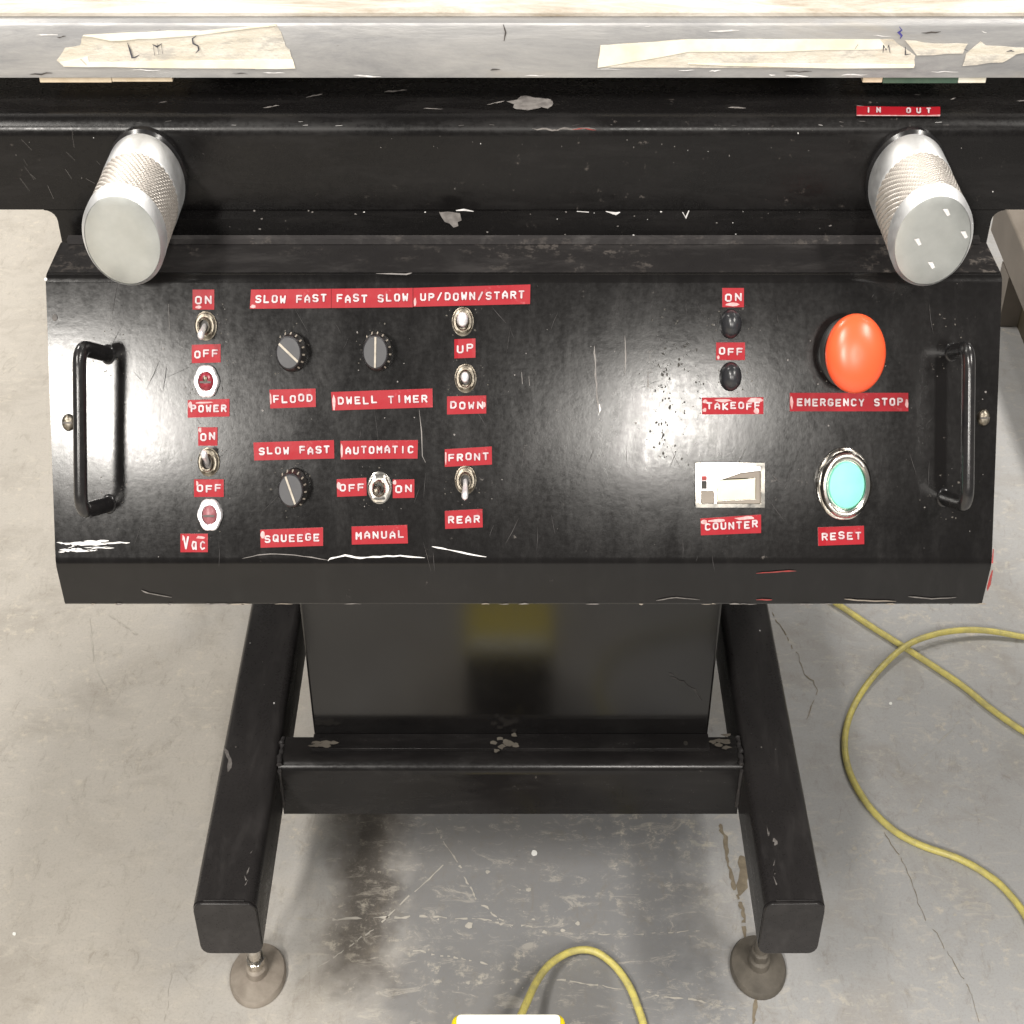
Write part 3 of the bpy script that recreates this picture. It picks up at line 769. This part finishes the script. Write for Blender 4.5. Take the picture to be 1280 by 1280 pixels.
# ------------------------------------------------------------------ toggles, lamps, dials, buttons
EX = V((SQ, 0, 0))
def toggle(u, v, tip, h=.015, metal='dullmetal', hexa=False, tipmat='chrome', rn=.0065, tipr=.0022, name='toggle_switch'):
    o_ = face(u, v)
    bm = new()
    lathe(bm, o_, EX, FT, FN, [(rn + .0006, 0), (rn + .0006, .0007), (rn, .0009)], 28)
    n = 6 if hexa else 28
    lathe(bm, o_, EX, FT, FN, [(rn, .0009), (rn, .0030), (rn - .0008, .0036), (.0044, .0036), (.0043, .0056), (.0038, .0062), (.0031, .0058), (.0029, .0030)], n if not hexa else 30, 0,
          mod=(lambda k, i, th: (-.0009 * (1 - abs(math.cos(3 * th))) * (1 if k < 3 else 0))) if hexa else (lambda k, i, th: .00016 * math.sin(14 * th) if k < 3 else 0), cap0=False)
    sw = obj(name, bm, M[metal], press, origin=o_)
    bm = new(); lathe(bm, o_, EX, FT, FN, [(.0029, .0031), (.0029, .0032)], 16)
    obj('socket', bm, M['slot'], sw)
    bm = new()
    p0 = o_ + FN * .0034; p1 = face(tip[0], tip[1], h)
    pts = [p0 + (p1 - p0) * s for s in (0, .3, .6, .8, .9, .96, 1.0)]
    tube(bm, pts, [.0014, .0016, tipr * .85, tipr, tipr * .95, tipr * .7, tipr * .25], 14, 0, SQ)
    obj('lever', bm, M[tipmat], sw)
toggle(257.5, 407.5, (250, 421), .014, 'dullmetal', tipmat='whitemetal')
toggle(261, 577.5, (254, 566), .014, 'dullmetal', tipmat='whitemetal')
toggle(578.5, 402, (578, 398.5), .017, 'dullmetal', tipmat='whitemetal', tipr=.0036)
toggle(582, 473, (581, 471), .015, 'dullmetal', tipmat='whitemetal', tipr=.0026)
toggle(474.5, 609.5, (469, 615), .014, 'chrome', True, 'dullmetal', .0074)
toggle(582, 600, (581, 623), .014, 'dullmetal', tipmat='whitemetal')
def lampring(u, v, lens, fac):
    o_ = face(u, v); bm = new()
    lathe(bm, o_, EX, FT, FN, [(.0082, 0), (.0082, .0022), (.0074, .0030), (.0052, .0030), (.0049, .0010)], 36, 0,
          mod=lambda k, i, th: -.0006 * (1 - abs(math.cos(3 * th))) if k < 3 else 0)
    ring = obj('indicator_lamp', bm, M['whitemetal'], press, origin=o_)
    bm = new()
    lathe(bm, o_, EX, FT, FN, [(.0048, .0011), (.0046, .0024), (.0034, .0034), (.0014, .0039)], 24)
    flat(bm, [o_ + EX * (.0045 * a) + FT * (.0005 * b - .0003) + FN * .0036 for a, b in ((-.8, -1), (.8, -1), (.8, 1), (-.8, 1))], FN, 1, .0006)
    if fac: lathe(bm, o_ + FT * .0012, EX, FT, FN, [(.0016, .0036), (.0014, .0046), (.0006, .005)], 14, 2)
    obj('lens', bm, [lens, M['slot'], M['dullmetal']], ring)
lampring(258.5, 476.5, M['redlens'], True)
lampring(263, 643, M['pinklens'], False)
def dial(u, v, ang, name='dial_knob'):
    # u,v: centre of the flat top
    h = .0135; rt, rb = .0078, .0096
    c_ = face(u, v, h); o_ = c_ - FN * h
    bm = new(); N = 72
    lathe(bm, o_, EX, FT, FN, [(rb, .0008), (rb, .003), (rb - .0004, .0036), (rt + .0007, .0116), (rt + .0001, h - .0006), (rt - .0006, h)], N, 0,
          mod=lambda k, i, th: (-.00055 if (i // 2) % 3 == 0 else 0) if 2 < k < 4 else 0, mis=[1, 1, 1, 1, 0, 0])
    kn = obj(name, bm, [M['dial'], M['dialside']], press, origin=o_)
    bm = new()
    d = (EX * math.cos(R(ang)) + FT * math.sin(R(ang))); q = (EX * -math.sin(R(ang)) + FT * math.cos(R(ang)))
    prism(bm, [c_ + d * (a * (rt - .0005)) + q * (b * .0006) + FN * .0001 for a, b in ((-1, -1), (1, -1), (1, 1), (-1, 1))], FN * .0004)
    obj('pointer', bm, M['pointer'], kn)
    bm = new()
    for k in range(9):   # worn tick marks on the shoulder
        a = R(-50 + k * 22); e = EX * math.cos(a) + FT * math.sin(a); tq = EX * -math.sin(a) + FT * math.cos(a)
        flat(bm, [o_ + e * (r_ + .0008) + tq * w_ + FN * hh for r_, w_, hh in ((rt + .0012, -.0004, .0096), (rt + .0012, .0004, .0096), (rt + .0001, .0004, h - .0008), (rt + .0001, -.0004, h - .0008))], e + FN, 0, .0001)
    obj('tick_mark', bm, M['pointer'], kn, smooth=0)
dial(360.5, 441, -36)
dial(469, 440.5, 88)
dial(363, 613, -66)
for u, v in ((914, 405), (914, 471)):
    o_ = face(u, v, .003) - FN * .003; bm = new()
    lathe(bm, o_, EX, FT, FN, [(.0072, 0), (.0071, .001), (.0069, .0022)] + [(.0068 * math.cos(R(a)), .0022 + .0068 * math.sin(R(a))) for a in range(10, 90, 10)], 32)
    obj('push_button', bm, M['rubber'], press)
# emergency stop
c_ = face(1069.5, 442, .022); o_ = c_ - FN * .022
bm = new()
lathe(bm, o_, EX, FT, FN, [(.0172, 0), (.0172, .002), (.0160, .003), (.0150, .0035), (.0150, .012), (.0138, .0125), (.0138, .018)], 48)
es = obj('emergency_stop', bm, M['blackplastic'], press, origin=o_, label='large red orange mushroom button')
bm = new()
R0 = .0188
lathe(bm, o_, EX, FT, FN, [(.0135, .0182), (.0165, .0183), (.0182, .0190), (R0, .0205), (R0, .0225)] + [(R0 * math.cos(R(a)) ** .8, .0225 + .0075 * math.sin(R(a))) for a in (12, 24, 36, 48, 60, 70, 80, 86)], 64)
obj('mushroom_cap', bm, M['estop'], es)
# reset
c_ = face(1057, 606, .006); o_ = c_ - FN * .006
bm = new()
lathe(bm, o_, EX, FT, FN, [(.0178, 0), (.0178, .0012), (.0174, .0016)], 48)
lathe(bm, o_, EX, FT, FN, [(.0176, .0016), (.0176, .0045), (.0168, .0052)], 60, 0, mod=lambda k, i, th: -.0011 * (1 - abs(math.cos(3 * th + .5))))
lathe(bm, o_, EX, FT, FN, [(.0165, .0052), (.0163, .0075), (.0150, .0090), (.0136, .0092), (.0124, .0086), (.0119, .0070)], 48, 0, cap0=False)
rs = obj('reset_button', bm, M['chrome'], press, origin=o_)
bm = new()
lathe(bm, o_, EX, FT, FN, [(.0117, .0050), (.0116, .0086), (.0110, .0093), (.0070, .0098), (.003, .0100)], 48)
obj('button_cap', bm, M['green'], rs, label='mint green push cap')
# counter
bm = new()
qo = [(869.5, 578.5), (956, 578.5), (956, 634.5), (869.5, 634.5)]
qi = [(874, 583), (951.5, 583), (951.5, 630), (874, 630)]
a = [bm.verts.new(face(*p)) for p in qo]; b = [bm.verts.new(face(*p, .0025)) for p in qo]; c2 = [bm.verts.new(face(*p, .0027)) for p in qi]; d2 = [bm.verts.new(face(*p, .0006)) for p in qi]
fs = []
for i in range(4):
    j = (i + 1) % 4
    for p, q in ((a, b), (b, c2), (c2, d2)): fs.append(bm.faces.new((p[i], p[j], q[j], q[i])))
fs.append(bm.faces.new(d2))
bmesh.ops.recalc_face_normals(bm, faces=fs)
ct = obj('counter', bm, M['chrome'], press, smooth=20, label='chrome framed counter with a cream window')
def slab(name, q, h0, h1, m, lab=None):
    bm = new(); prism(bm, [face(*p, h0) for p in q], FN * (h1 - h0)); obj(name, bm, m, ct, smooth=20, label=lab, bevel=.0003)
slab('cover_plate', [(874.5, 583.5), (951, 583.5), (951, 588), (925, 591), (897, 601), (896, 612), (874.5, 612)], .0008, .0022, M['whitemetal'])
slab('number_window', [(896, 600), (944, 598), (944, 624), (896, 626)], .0008, .0018, M['cream'])
slab('window_frame', [(926, 591.5), (951, 588.5), (951, 629.5), (896, 629.5), (896, 626.5), (944.5, 624.5), (944.5, 597.5), (896.5, 599.5), (897.5, 601.5)], .0008, .0016, M['greymetal'])
slab('reset_slot', [(877, 601), (883.5, 601), (883.5, 611), (877, 611)], .0023, .0027, M['pit'])
slab('reset_lever', [(877, 595), (883.5, 595), (883.5, 600.5), (877, 600.5)], .0023, .0027, M['redchip'])
slab('reset_tab', [(876, 613), (893, 613), (893, 629), (876, 629)], .0008, .0017, M['greymetal'])

# ------------------------------------------------------------------ knurled knobs on the beam
def knob(u, v, dent_glints):
    o_ = front(u, v, Y_BEAM); ex, ey, ez = V((SQ, 0, 0)), V((0, 0, 1)), V((0, -1, 0))
    Rk, L = .0252, .066
    bm = new()
    lathe(bm, o_, ex, ey, ez, [(.0262, 0), (.0262, .0035), (.0245, .005)], 48, 0)
    k_ = obj('adjusting_knob', bm, M['glossblack'], press, origin=o_)
    bm = new()
    lathe(bm, o_, ex, ey, ez, [(Rk - .0015, .005), (Rk, .0062), (Rk, .0235), (Rk - .0006, .0242), (Rk - .0012, .0247)], 64)
    obj('sleeve', bm, M['alu'], k_)
    bm = new(); N = 120; rid = 24
    pr, mi_ = [], []
    for i in range(rid):
        h0 = .0246 + .0325 * i / rid; st = .0325 / rid
        pr += [(Rk - .0014, h0), (Rk - .0003, h0 + st * .30), (Rk - .0003, h0 + st * .62)]; mi_ += [1, 0, 1]
    pr.append((Rk - .0014, .0571)); mi_.append(1)
    lathe(bm, o_, ex, ey, ez, pr, N, 0, mod=lambda k, i, th: (-.0007 if (i + k // 3) % 3 == 0 else 0) if k % 3 else 0, mis=mi_)
    obj('knurled_grip', bm, [M['knurl'], M['grime']], k_, smooth=0)
    bm = new()
    lathe(bm, o_, ex, ey, ez, [(Rk - .001, .0569), (Rk, .0575), (Rk, .0632), (Rk - .0022, L)], 64, 0, cap1=False)
    obj('rim', bm, M['alu'], k_)
    bm = new()
    lathe(bm, o_, ex, ey, ez, [(Rk - .0023, L - .0002), (Rk - .003, L + .0001), (Rk * .5, L + .0001), (.002, L + .0001)], 64)
    for (du, dv) in dent_glints:  # spanner dents as flat pale wedges, their glint painted in
        p = front(du, dv, Y_BEAM - L - .0001)
        q = [p + V((x * SQ, 0, z)) for x, z in ((-.0026, .0016), (.0004, .0018), (.0026, -.0012), (.0010, -.0020))]
        flat(bm, q, ez, 1, .0003)
    obj('end_face', bm, [M['aluface'], M['baremetal']], k_, origin=o_)
knob(185.5, 219.5, [])
knob(1131, 220, [(1183, 265), (1205, 293), (1147, 302), (1164, 331)])

# ------------------------------------------------------------------ lower frame
def rr_outline(x0, x1, z0, z1, r, k=4):
    rx = r * SQ
    pts = []
    for cx, cz, a0 in ((x1 - rx, z1 - r, 0), (x0 + rx, z1 - r, 90), (x0 + rx, z0 + r, 180), (x1 - rx, z0 + r, 270)):
        for j in range(k + 1):
            a = R(a0 + 90 * j / k); pts.append((cx + rx * math.cos(a), cz + r * math.sin(a)))
    return pts
Y0 = level(640, 1130, Z_BAR1).y
bars = []
for x0, x1, wear in ((-.2745, -.2195, [((280, 935), (285, 945), (288, 955), (285, 965))]), (.2165, .2695, [((967, 1048), (970, 1052), (968, 1057))])):
    bm = new()
    prism(bm, [(x, Y0 + .0035, z) for x, z in rr_outline(x0, x1, Z_BAR0, Z_BAR1, .010)], (0, 1.05, 0))
    bft = lambda u, v: level(u, v, Z_BAR1)
    for wpts in wear: scratch(bm, jagged(list(wpts), 2, 1.2), 2.2, bft, UP, 1)
    for k in range(5):
        xx = rnd.uniform(x0 + .008, x1 - .008); yy = rnd.uniform(Y0 + .006, Y0 + .35); s = rnd.uniform(.0003, .0010)
        flat(bm, [(xx + s * math.cos(q), yy + s * 1.6 * math.sin(q), Z_BAR1) for q in (0, 1.2, 2.4, 3.6, 5)], UP, rnd.choice((1, 1, 2)))
    xi = x1 - .012 if x0 < 0 else x0 + .012
    for k in range(6):
        yy = Y0 + rnd.uniform(.005, .08); l_ = rnd.uniform(.004, .012)
        flat(bm, [(xi, yy, Z_BAR1), (xi + .0012, yy + .001, Z_BAR1), (xi + rnd.uniform(-.002, .003), yy + l_, Z_BAR1)], UP, 1)
    br = obj('base_rail', bm, [M['frame'], M['primer'], M['baremetal']], press)
    bm = new()
    prism(bm, [(x, Y0, z) for x, z in rr_outline(x0 + .0004, x1 - .0004, Z_BAR0 + .0004, Z_BAR1 - .0004, .0105)], (0, .0033, 0))
    obj('end_cap', bm, M['frame'], br, bevel=.0008)
    # welding bead line along the cap
    bm = new()
    tube(bm, [(x0 + .010, Y0 + .0036, Z_BAR1 + .0001), ((x0 + x1) / 2, Y0 + .0036, Z_BAR1 + .0003), (x1 - .010, Y0 + .0036, Z_BAR1 + .0001)], .0009, 8)
    obj('weld_bead', bm, M['frame'], br)
# cross bar
Yx = level(640, 956, Z_BAR1).y
bm = new()
zz1 = Z_BAR1 - .0012
Yc = level(640, 919, zz1 + .002).y
pr = [(Yx, Z_BAR0 + .001)] + [(Yx + .014 - .014 * math.cos(R(a)), zz1 - .014 + .014 * math.sin(R(a))) for a in (0, 18, 36, 54, 72, 90)] + [(Yc - .0006, zz1), (Yc - .0006, Z_BAR0 + .001)]
prism(bm, [(-.2193, y, z) for y, z in pr], (.2193 + .2163, 0, 0))
obj('cross_bar', bm, M['crossbar'], press)
for x, s in ((-.2193, 1), (.2163, -1)):
    bm = new()
    pts = [(x + s * .0012 + rnd.uniform(-.0008, .0008), Yx + .0005 + (Yc - Yx - .002) * i / 10, zz1 + .0005) for i in range(11)]
    tube(bm, smooth_pts(pts, 2), [.0022 * rnd.uniform(.7, 1.3) for _ in range(21)], 8)
    tube(bm, [(x + s * .001, Yx - .0006, zz1 - .006 - .05 * i / 6) for i in range(7)], [.0018 * rnd.uniform(.7, 1.3) for _ in range(7)], 8)
    obj('weld_bead', bm, M['dusty'], press)
# cabinet
bm = new()
box(bm, -.1885, .1865, Yc, Yc + .55, Z_BAR0 + .012, .93)
scratch(bm, jagged([(838, 846), (855, 852), (868, 862), (878, 876)], 3, 1), .6, lambda u, v: front(u, v, Yc), BN, 1, .0004)
scratch(bm, jagged([(836, 841), (842, 844)], 2, .6), 1, lambda u, v: front(u, v, Yc), BN, 1, .0004)
cab = obj('base_cabinet', bm, [M['cabinet'], M['dusty']], press, bevel=.002)
Yf = level(640, 937, zz1 + .003).y
bm = new()
box(bm, -.1885, .1865, Yf, Yc - .0004, zz1 + .0003, zz1 + .0045)
for u in (412, 857):
    lathe(bm, level(u, 929, zz1 + .0046), V((SQ, 0, 0)), V((0, 1, 0)), V((0, 0, 1)), [(.0028, 0), (.0027, .0003)], 12, 1)
for k in range(14):
    flat(bm, [level(*p, zz1 + .0046) for p in blob_px(rnd.gauss(633, 8), rnd.gauss(929, 4), 4, 2.5, 8, .5)], UP, 2, .0004 + k * .00003)
for k in range(8):
    flat(bm, [level(*p, zz1 + .0046) for p in blob_px(rnd.gauss(405, 9), rnd.gauss(930, 3), 6, 2, 8, .5)], UP, 2, .0004 + k * .00003)
    flat(bm, [level(*p, zz1 + .0046) for p in blob_px(rnd.gauss(905, 9), rnd.gauss(928, 4), 6, 2, 8, .5)], UP, 2, .0004 + k * .00003)
obj('bottom_flange', bm, [M['crossbar'], M['pit'], M['padgrime']], cab, bevel=.0014)
# arms that carry beam, panel and table from the cabinet
for x in (-.15, .15):
    bm = new(); box(bm, x - .02, x + .02, Y_BEAM + .0525, Yc - .001, zb + .002, zt - .002); obj('support_arm', bm, M['frame'], press)
bm = new(); box(bm, -.18, .18, Y_BEAM + .30, Yc + .5, .9305, Z_TABLE0 - .0005); obj('table_riser', bm, M['frame'], press)
bm = new(); box(bm, -.16, .17, yA + .02, yA + .03, zA - .12, zA - .002); obj('panel_gusset', bm, M['frame'], press)
# feet
for u, v, m1, mst in ((323, 1221, 'pad', 'chrome'), (947, 1211, 'padgrime', 'padgrime')):
    c_ = fl(u, v); c_.z = 0
    bm = new()
    ex, ey, ez = V((SQ, 0, 0)), V((0, 1, 0)), V((0, 0, 1))
    lathe(bm, c_, ex, ey, ez, [(.0365, .0005), (.0368, .004), (.0345, .0075), (.020, .0105), (.0145, .012), (.0140, .020), (.011, .0225)], 40)
    ft = obj('levelling_foot', bm, M[m1], press)
    bm = new()
    lathe(bm, c_, ex, ey, ez, [(.0118, .0225), (.0118, .031), (.0105, .032)], 24, 0, mod=lambda k, i, th: -.0012 * (1 - abs(math.cos(3 * th))))
    lathe(bm, c_, ex, ey, ez, [(.0085, .031)] + [(.0085 - .0007 * (i % 2), .032 + .0022 * i) for i in range(60) if .032 + .0022 * i < Z_BAR0 + .0003], 20)
    obj('stud', bm, M[mst], ft)

# ------------------------------------------------------------------ strips lying in the gap under the table
def packing(u0, u1, v1, m, label):
    ys = Y_TABLE + .001
    a, b = front(u0, v1, ys), front(u1, v1, ys)
    bm = new(); box(bm, a.x, b.x, ys, ys + .05, a.z, Z_TABLE0 - .0002); obj('packing_strip', bm, m, press, bevel=.0003, label=label)
packing(50, 140, 103.5, M['wood'], 'pale packing strip under the table rail')
packing(140.3, 216, 102.5, M['wood'], None)
packing(1103, 1197, 104.5, M['greenstrip'], 'dull green packing strip under the table rail')
packing(1078, 1102.7, 103.5, M['wood'], None)
packing(1197.3, 1232, 104, M['tapepale'], 'whitish packing strip under the table rail')

# ------------------------------------------------------------------ cords
cr = .0038
def cordpts(px, z=cr): return [level(u, v, z) for u, v in px]
loop = cordpts([(780, 560), (880, 620), (960, 690), (1005, 728), (1050, 757), (1092, 785), (1135, 812), (1200, 855), (1240, 887), (1290, 920), (1360, 950), (1420, 930), (1440, 870), (1400, 820), (1340, 803), (1280, 797), (1235, 792), (1200, 793), (1165, 800), (1130, 815), (1093, 848), (1066, 886), (1056, 925), (1062, 965), (1085, 1006), (1116, 1037), (1150, 1056), (1200, 1074), (1238, 1096), (1262, 1118), (1285, 1150), (1310, 1210), (1370, 1300), (1480, 1400), (1650, 1450), (1850, 1420)])
sm = smooth_pts(loop, 8)
# lift the second strand over the first where they cross
cx = level(1137, 813, 0)
for i, p in enumerate(sm):
    if i > 8 * 14:
        d = (V((p.x, p.y, 0)) - cx).length
        p.z += .0092 * max(0, 1 - (d / .16) ** 2) ** 1.3
bm = new(); tube(bm, sm, cr, 12, 0, 1.0)
o = obj('extension_cord', bm, M['cord']); tag(o, 'yellow extension cord looping over itself on the floor beside the right rail', 'cord')
bm = new()
tip = level(655, 1266, .07)
bx = smooth_pts([level(648, 1275, .045) + V((0, -.002, 0)), level(657, 1256, .040), level(672, 1225, .028), level(690, 1203, .018), level(716, 1189, .010), level(742, 1189, .006), level(766, 1205, cr), level(785, 1230, cr), level(797, 1258, cr), level(806, 1290, cr), level(806, 1330, cr), level(780, 1400, cr), level(820, 1500, cr), level(960, 1560, cr), level(1200, 1600, cr)], 8)
tube(bm, bx, cr, 12, 0, 1.0)
o = obj('extension_cord', bm, M['cord']); tag(o, 'short yellow cord arching out of the white topped power box', 'cord')

# ------------------------------------------------------------------ power box on the floor at the bottom edge
zt_ = .112
pl, prr = level(566, 1266, zt_), level(705, 1266, zt_)
yb_ = pl.y; x0, x1 = pl.x, prr.x
pb = thing('power_box', ((x0 + x1) / 2, yb_ - .05, 0), 'yellow and black power box with a white top on the floor under the press', 'power box')
def rrect(x0, x1, y0, y1, r, k=5):
    pts = []
    for cx_, cy_, a0 in ((x1 - r, y1 - r, 0), (x0 + r, y1 - r, 90), (x0 + r, y0 + r, 180), (x1 - r, y0 + r, 270)):
        for j in range(k + 1):
            a = R(a0 + 90 * j / k); pts.append((cx_ + r * math.cos(a), cy_ + r * math.sin(a)))
    return pts
bm = new(); prism(bm, [(x, y, .0005) for x, y in rrect(x0, x1, yb_ - .10, yb_, .008)], (0, 0, zt_ - .0145)); obj('lower_body', bm, M['blackplastic'], pb)  # black body, its colour also carrying the shade on the rear face
bm = new(); prism(bm, [(x, y, zt_ - .0135) for x, y in rrect(x0 - .0008, x1 + .0008, yb_ - .1008, yb_ + .0004, .008)], (0, 0, .0125)); obj('upper_body', bm, M['yellow'], pb, bevel=.003)
bm = new(); prism(bm, [(x, y, zt_ - .0008) for x, y in rrect(x0 + .003, x1 - .003, yb_ - .097, yb_ - .002, .006)], (0, 0, .0012)); obj('top_plate', bm, M['yellow'], pb, bevel=.0004)
bm = new(); prism(bm, [(x, y, zt_ + .0005) for x, y in rrect(x0 + .0035, x1 - .0035, yb_ - .024, yb_ - .0025, .004)], (0, 0, .0008)); obj('white_label', bm, M['boxtop'], pb, bevel=.0003)  # pale strip added for the blown-out glare on the yellow top

# ------------------------------------------------------------------ steel bench base seen past the right end of the panel
bn = thing('bench_frame', level(1300, 330, 0), 'beige grey steel bench base on the floor beyond the right end of the panel', 'bench')
a = level(1264, 276, .16); b = level(1296, 350, .16)
d = (b - a).normalized(); q = V((d.y, -d.x, 0))
if q.x < 0: q = -q
a2 = a - d * .10; b2 = a + d * 1.2
bm = new(); prism(bm, [a2, b2, b2 + q * .05, a2 + q * .05], (0, 0, -.07)); obj('long_rail', bm, M['greymetal'], bn, bevel=.003)
bm = new(); prism(bm, [a + q * .052 + V((0, 0, -.002)), a + d * .05 + q * .052 + V((0, 0, -.002)), a + d * .05 + q * .5 + V((0, 0, -.002)), a + q * .5 + V((0, 0, -.002))], (0, 0, -.06)); obj('end_rail', bm, M['greymetal'], bn, bevel=.003)
for k in (.0, 1.1):
    p = a + d * k
    bm = new(); prism(bm, [V((x.x, x.y, 0.0005)) for x in (p, p + d * .05, p + d * .05 + q * .05, p + q * .05)], (0, 0, .0885)); obj('leg', bm, M['greymetal'], bn)
bm = new(); p0 = a - d * .02 + q * .03; p1 = a + d * 1.0 + q * .03
prism(bm, [V((x.x, x.y, .0006)) for x in (p0, p1, p1 + q * .3, p0 + q * .3)], (0, 0, .085)); obj('kick_plate', bm, M['darkbrown'], bn)  # dark block added to paint the shade under the rail
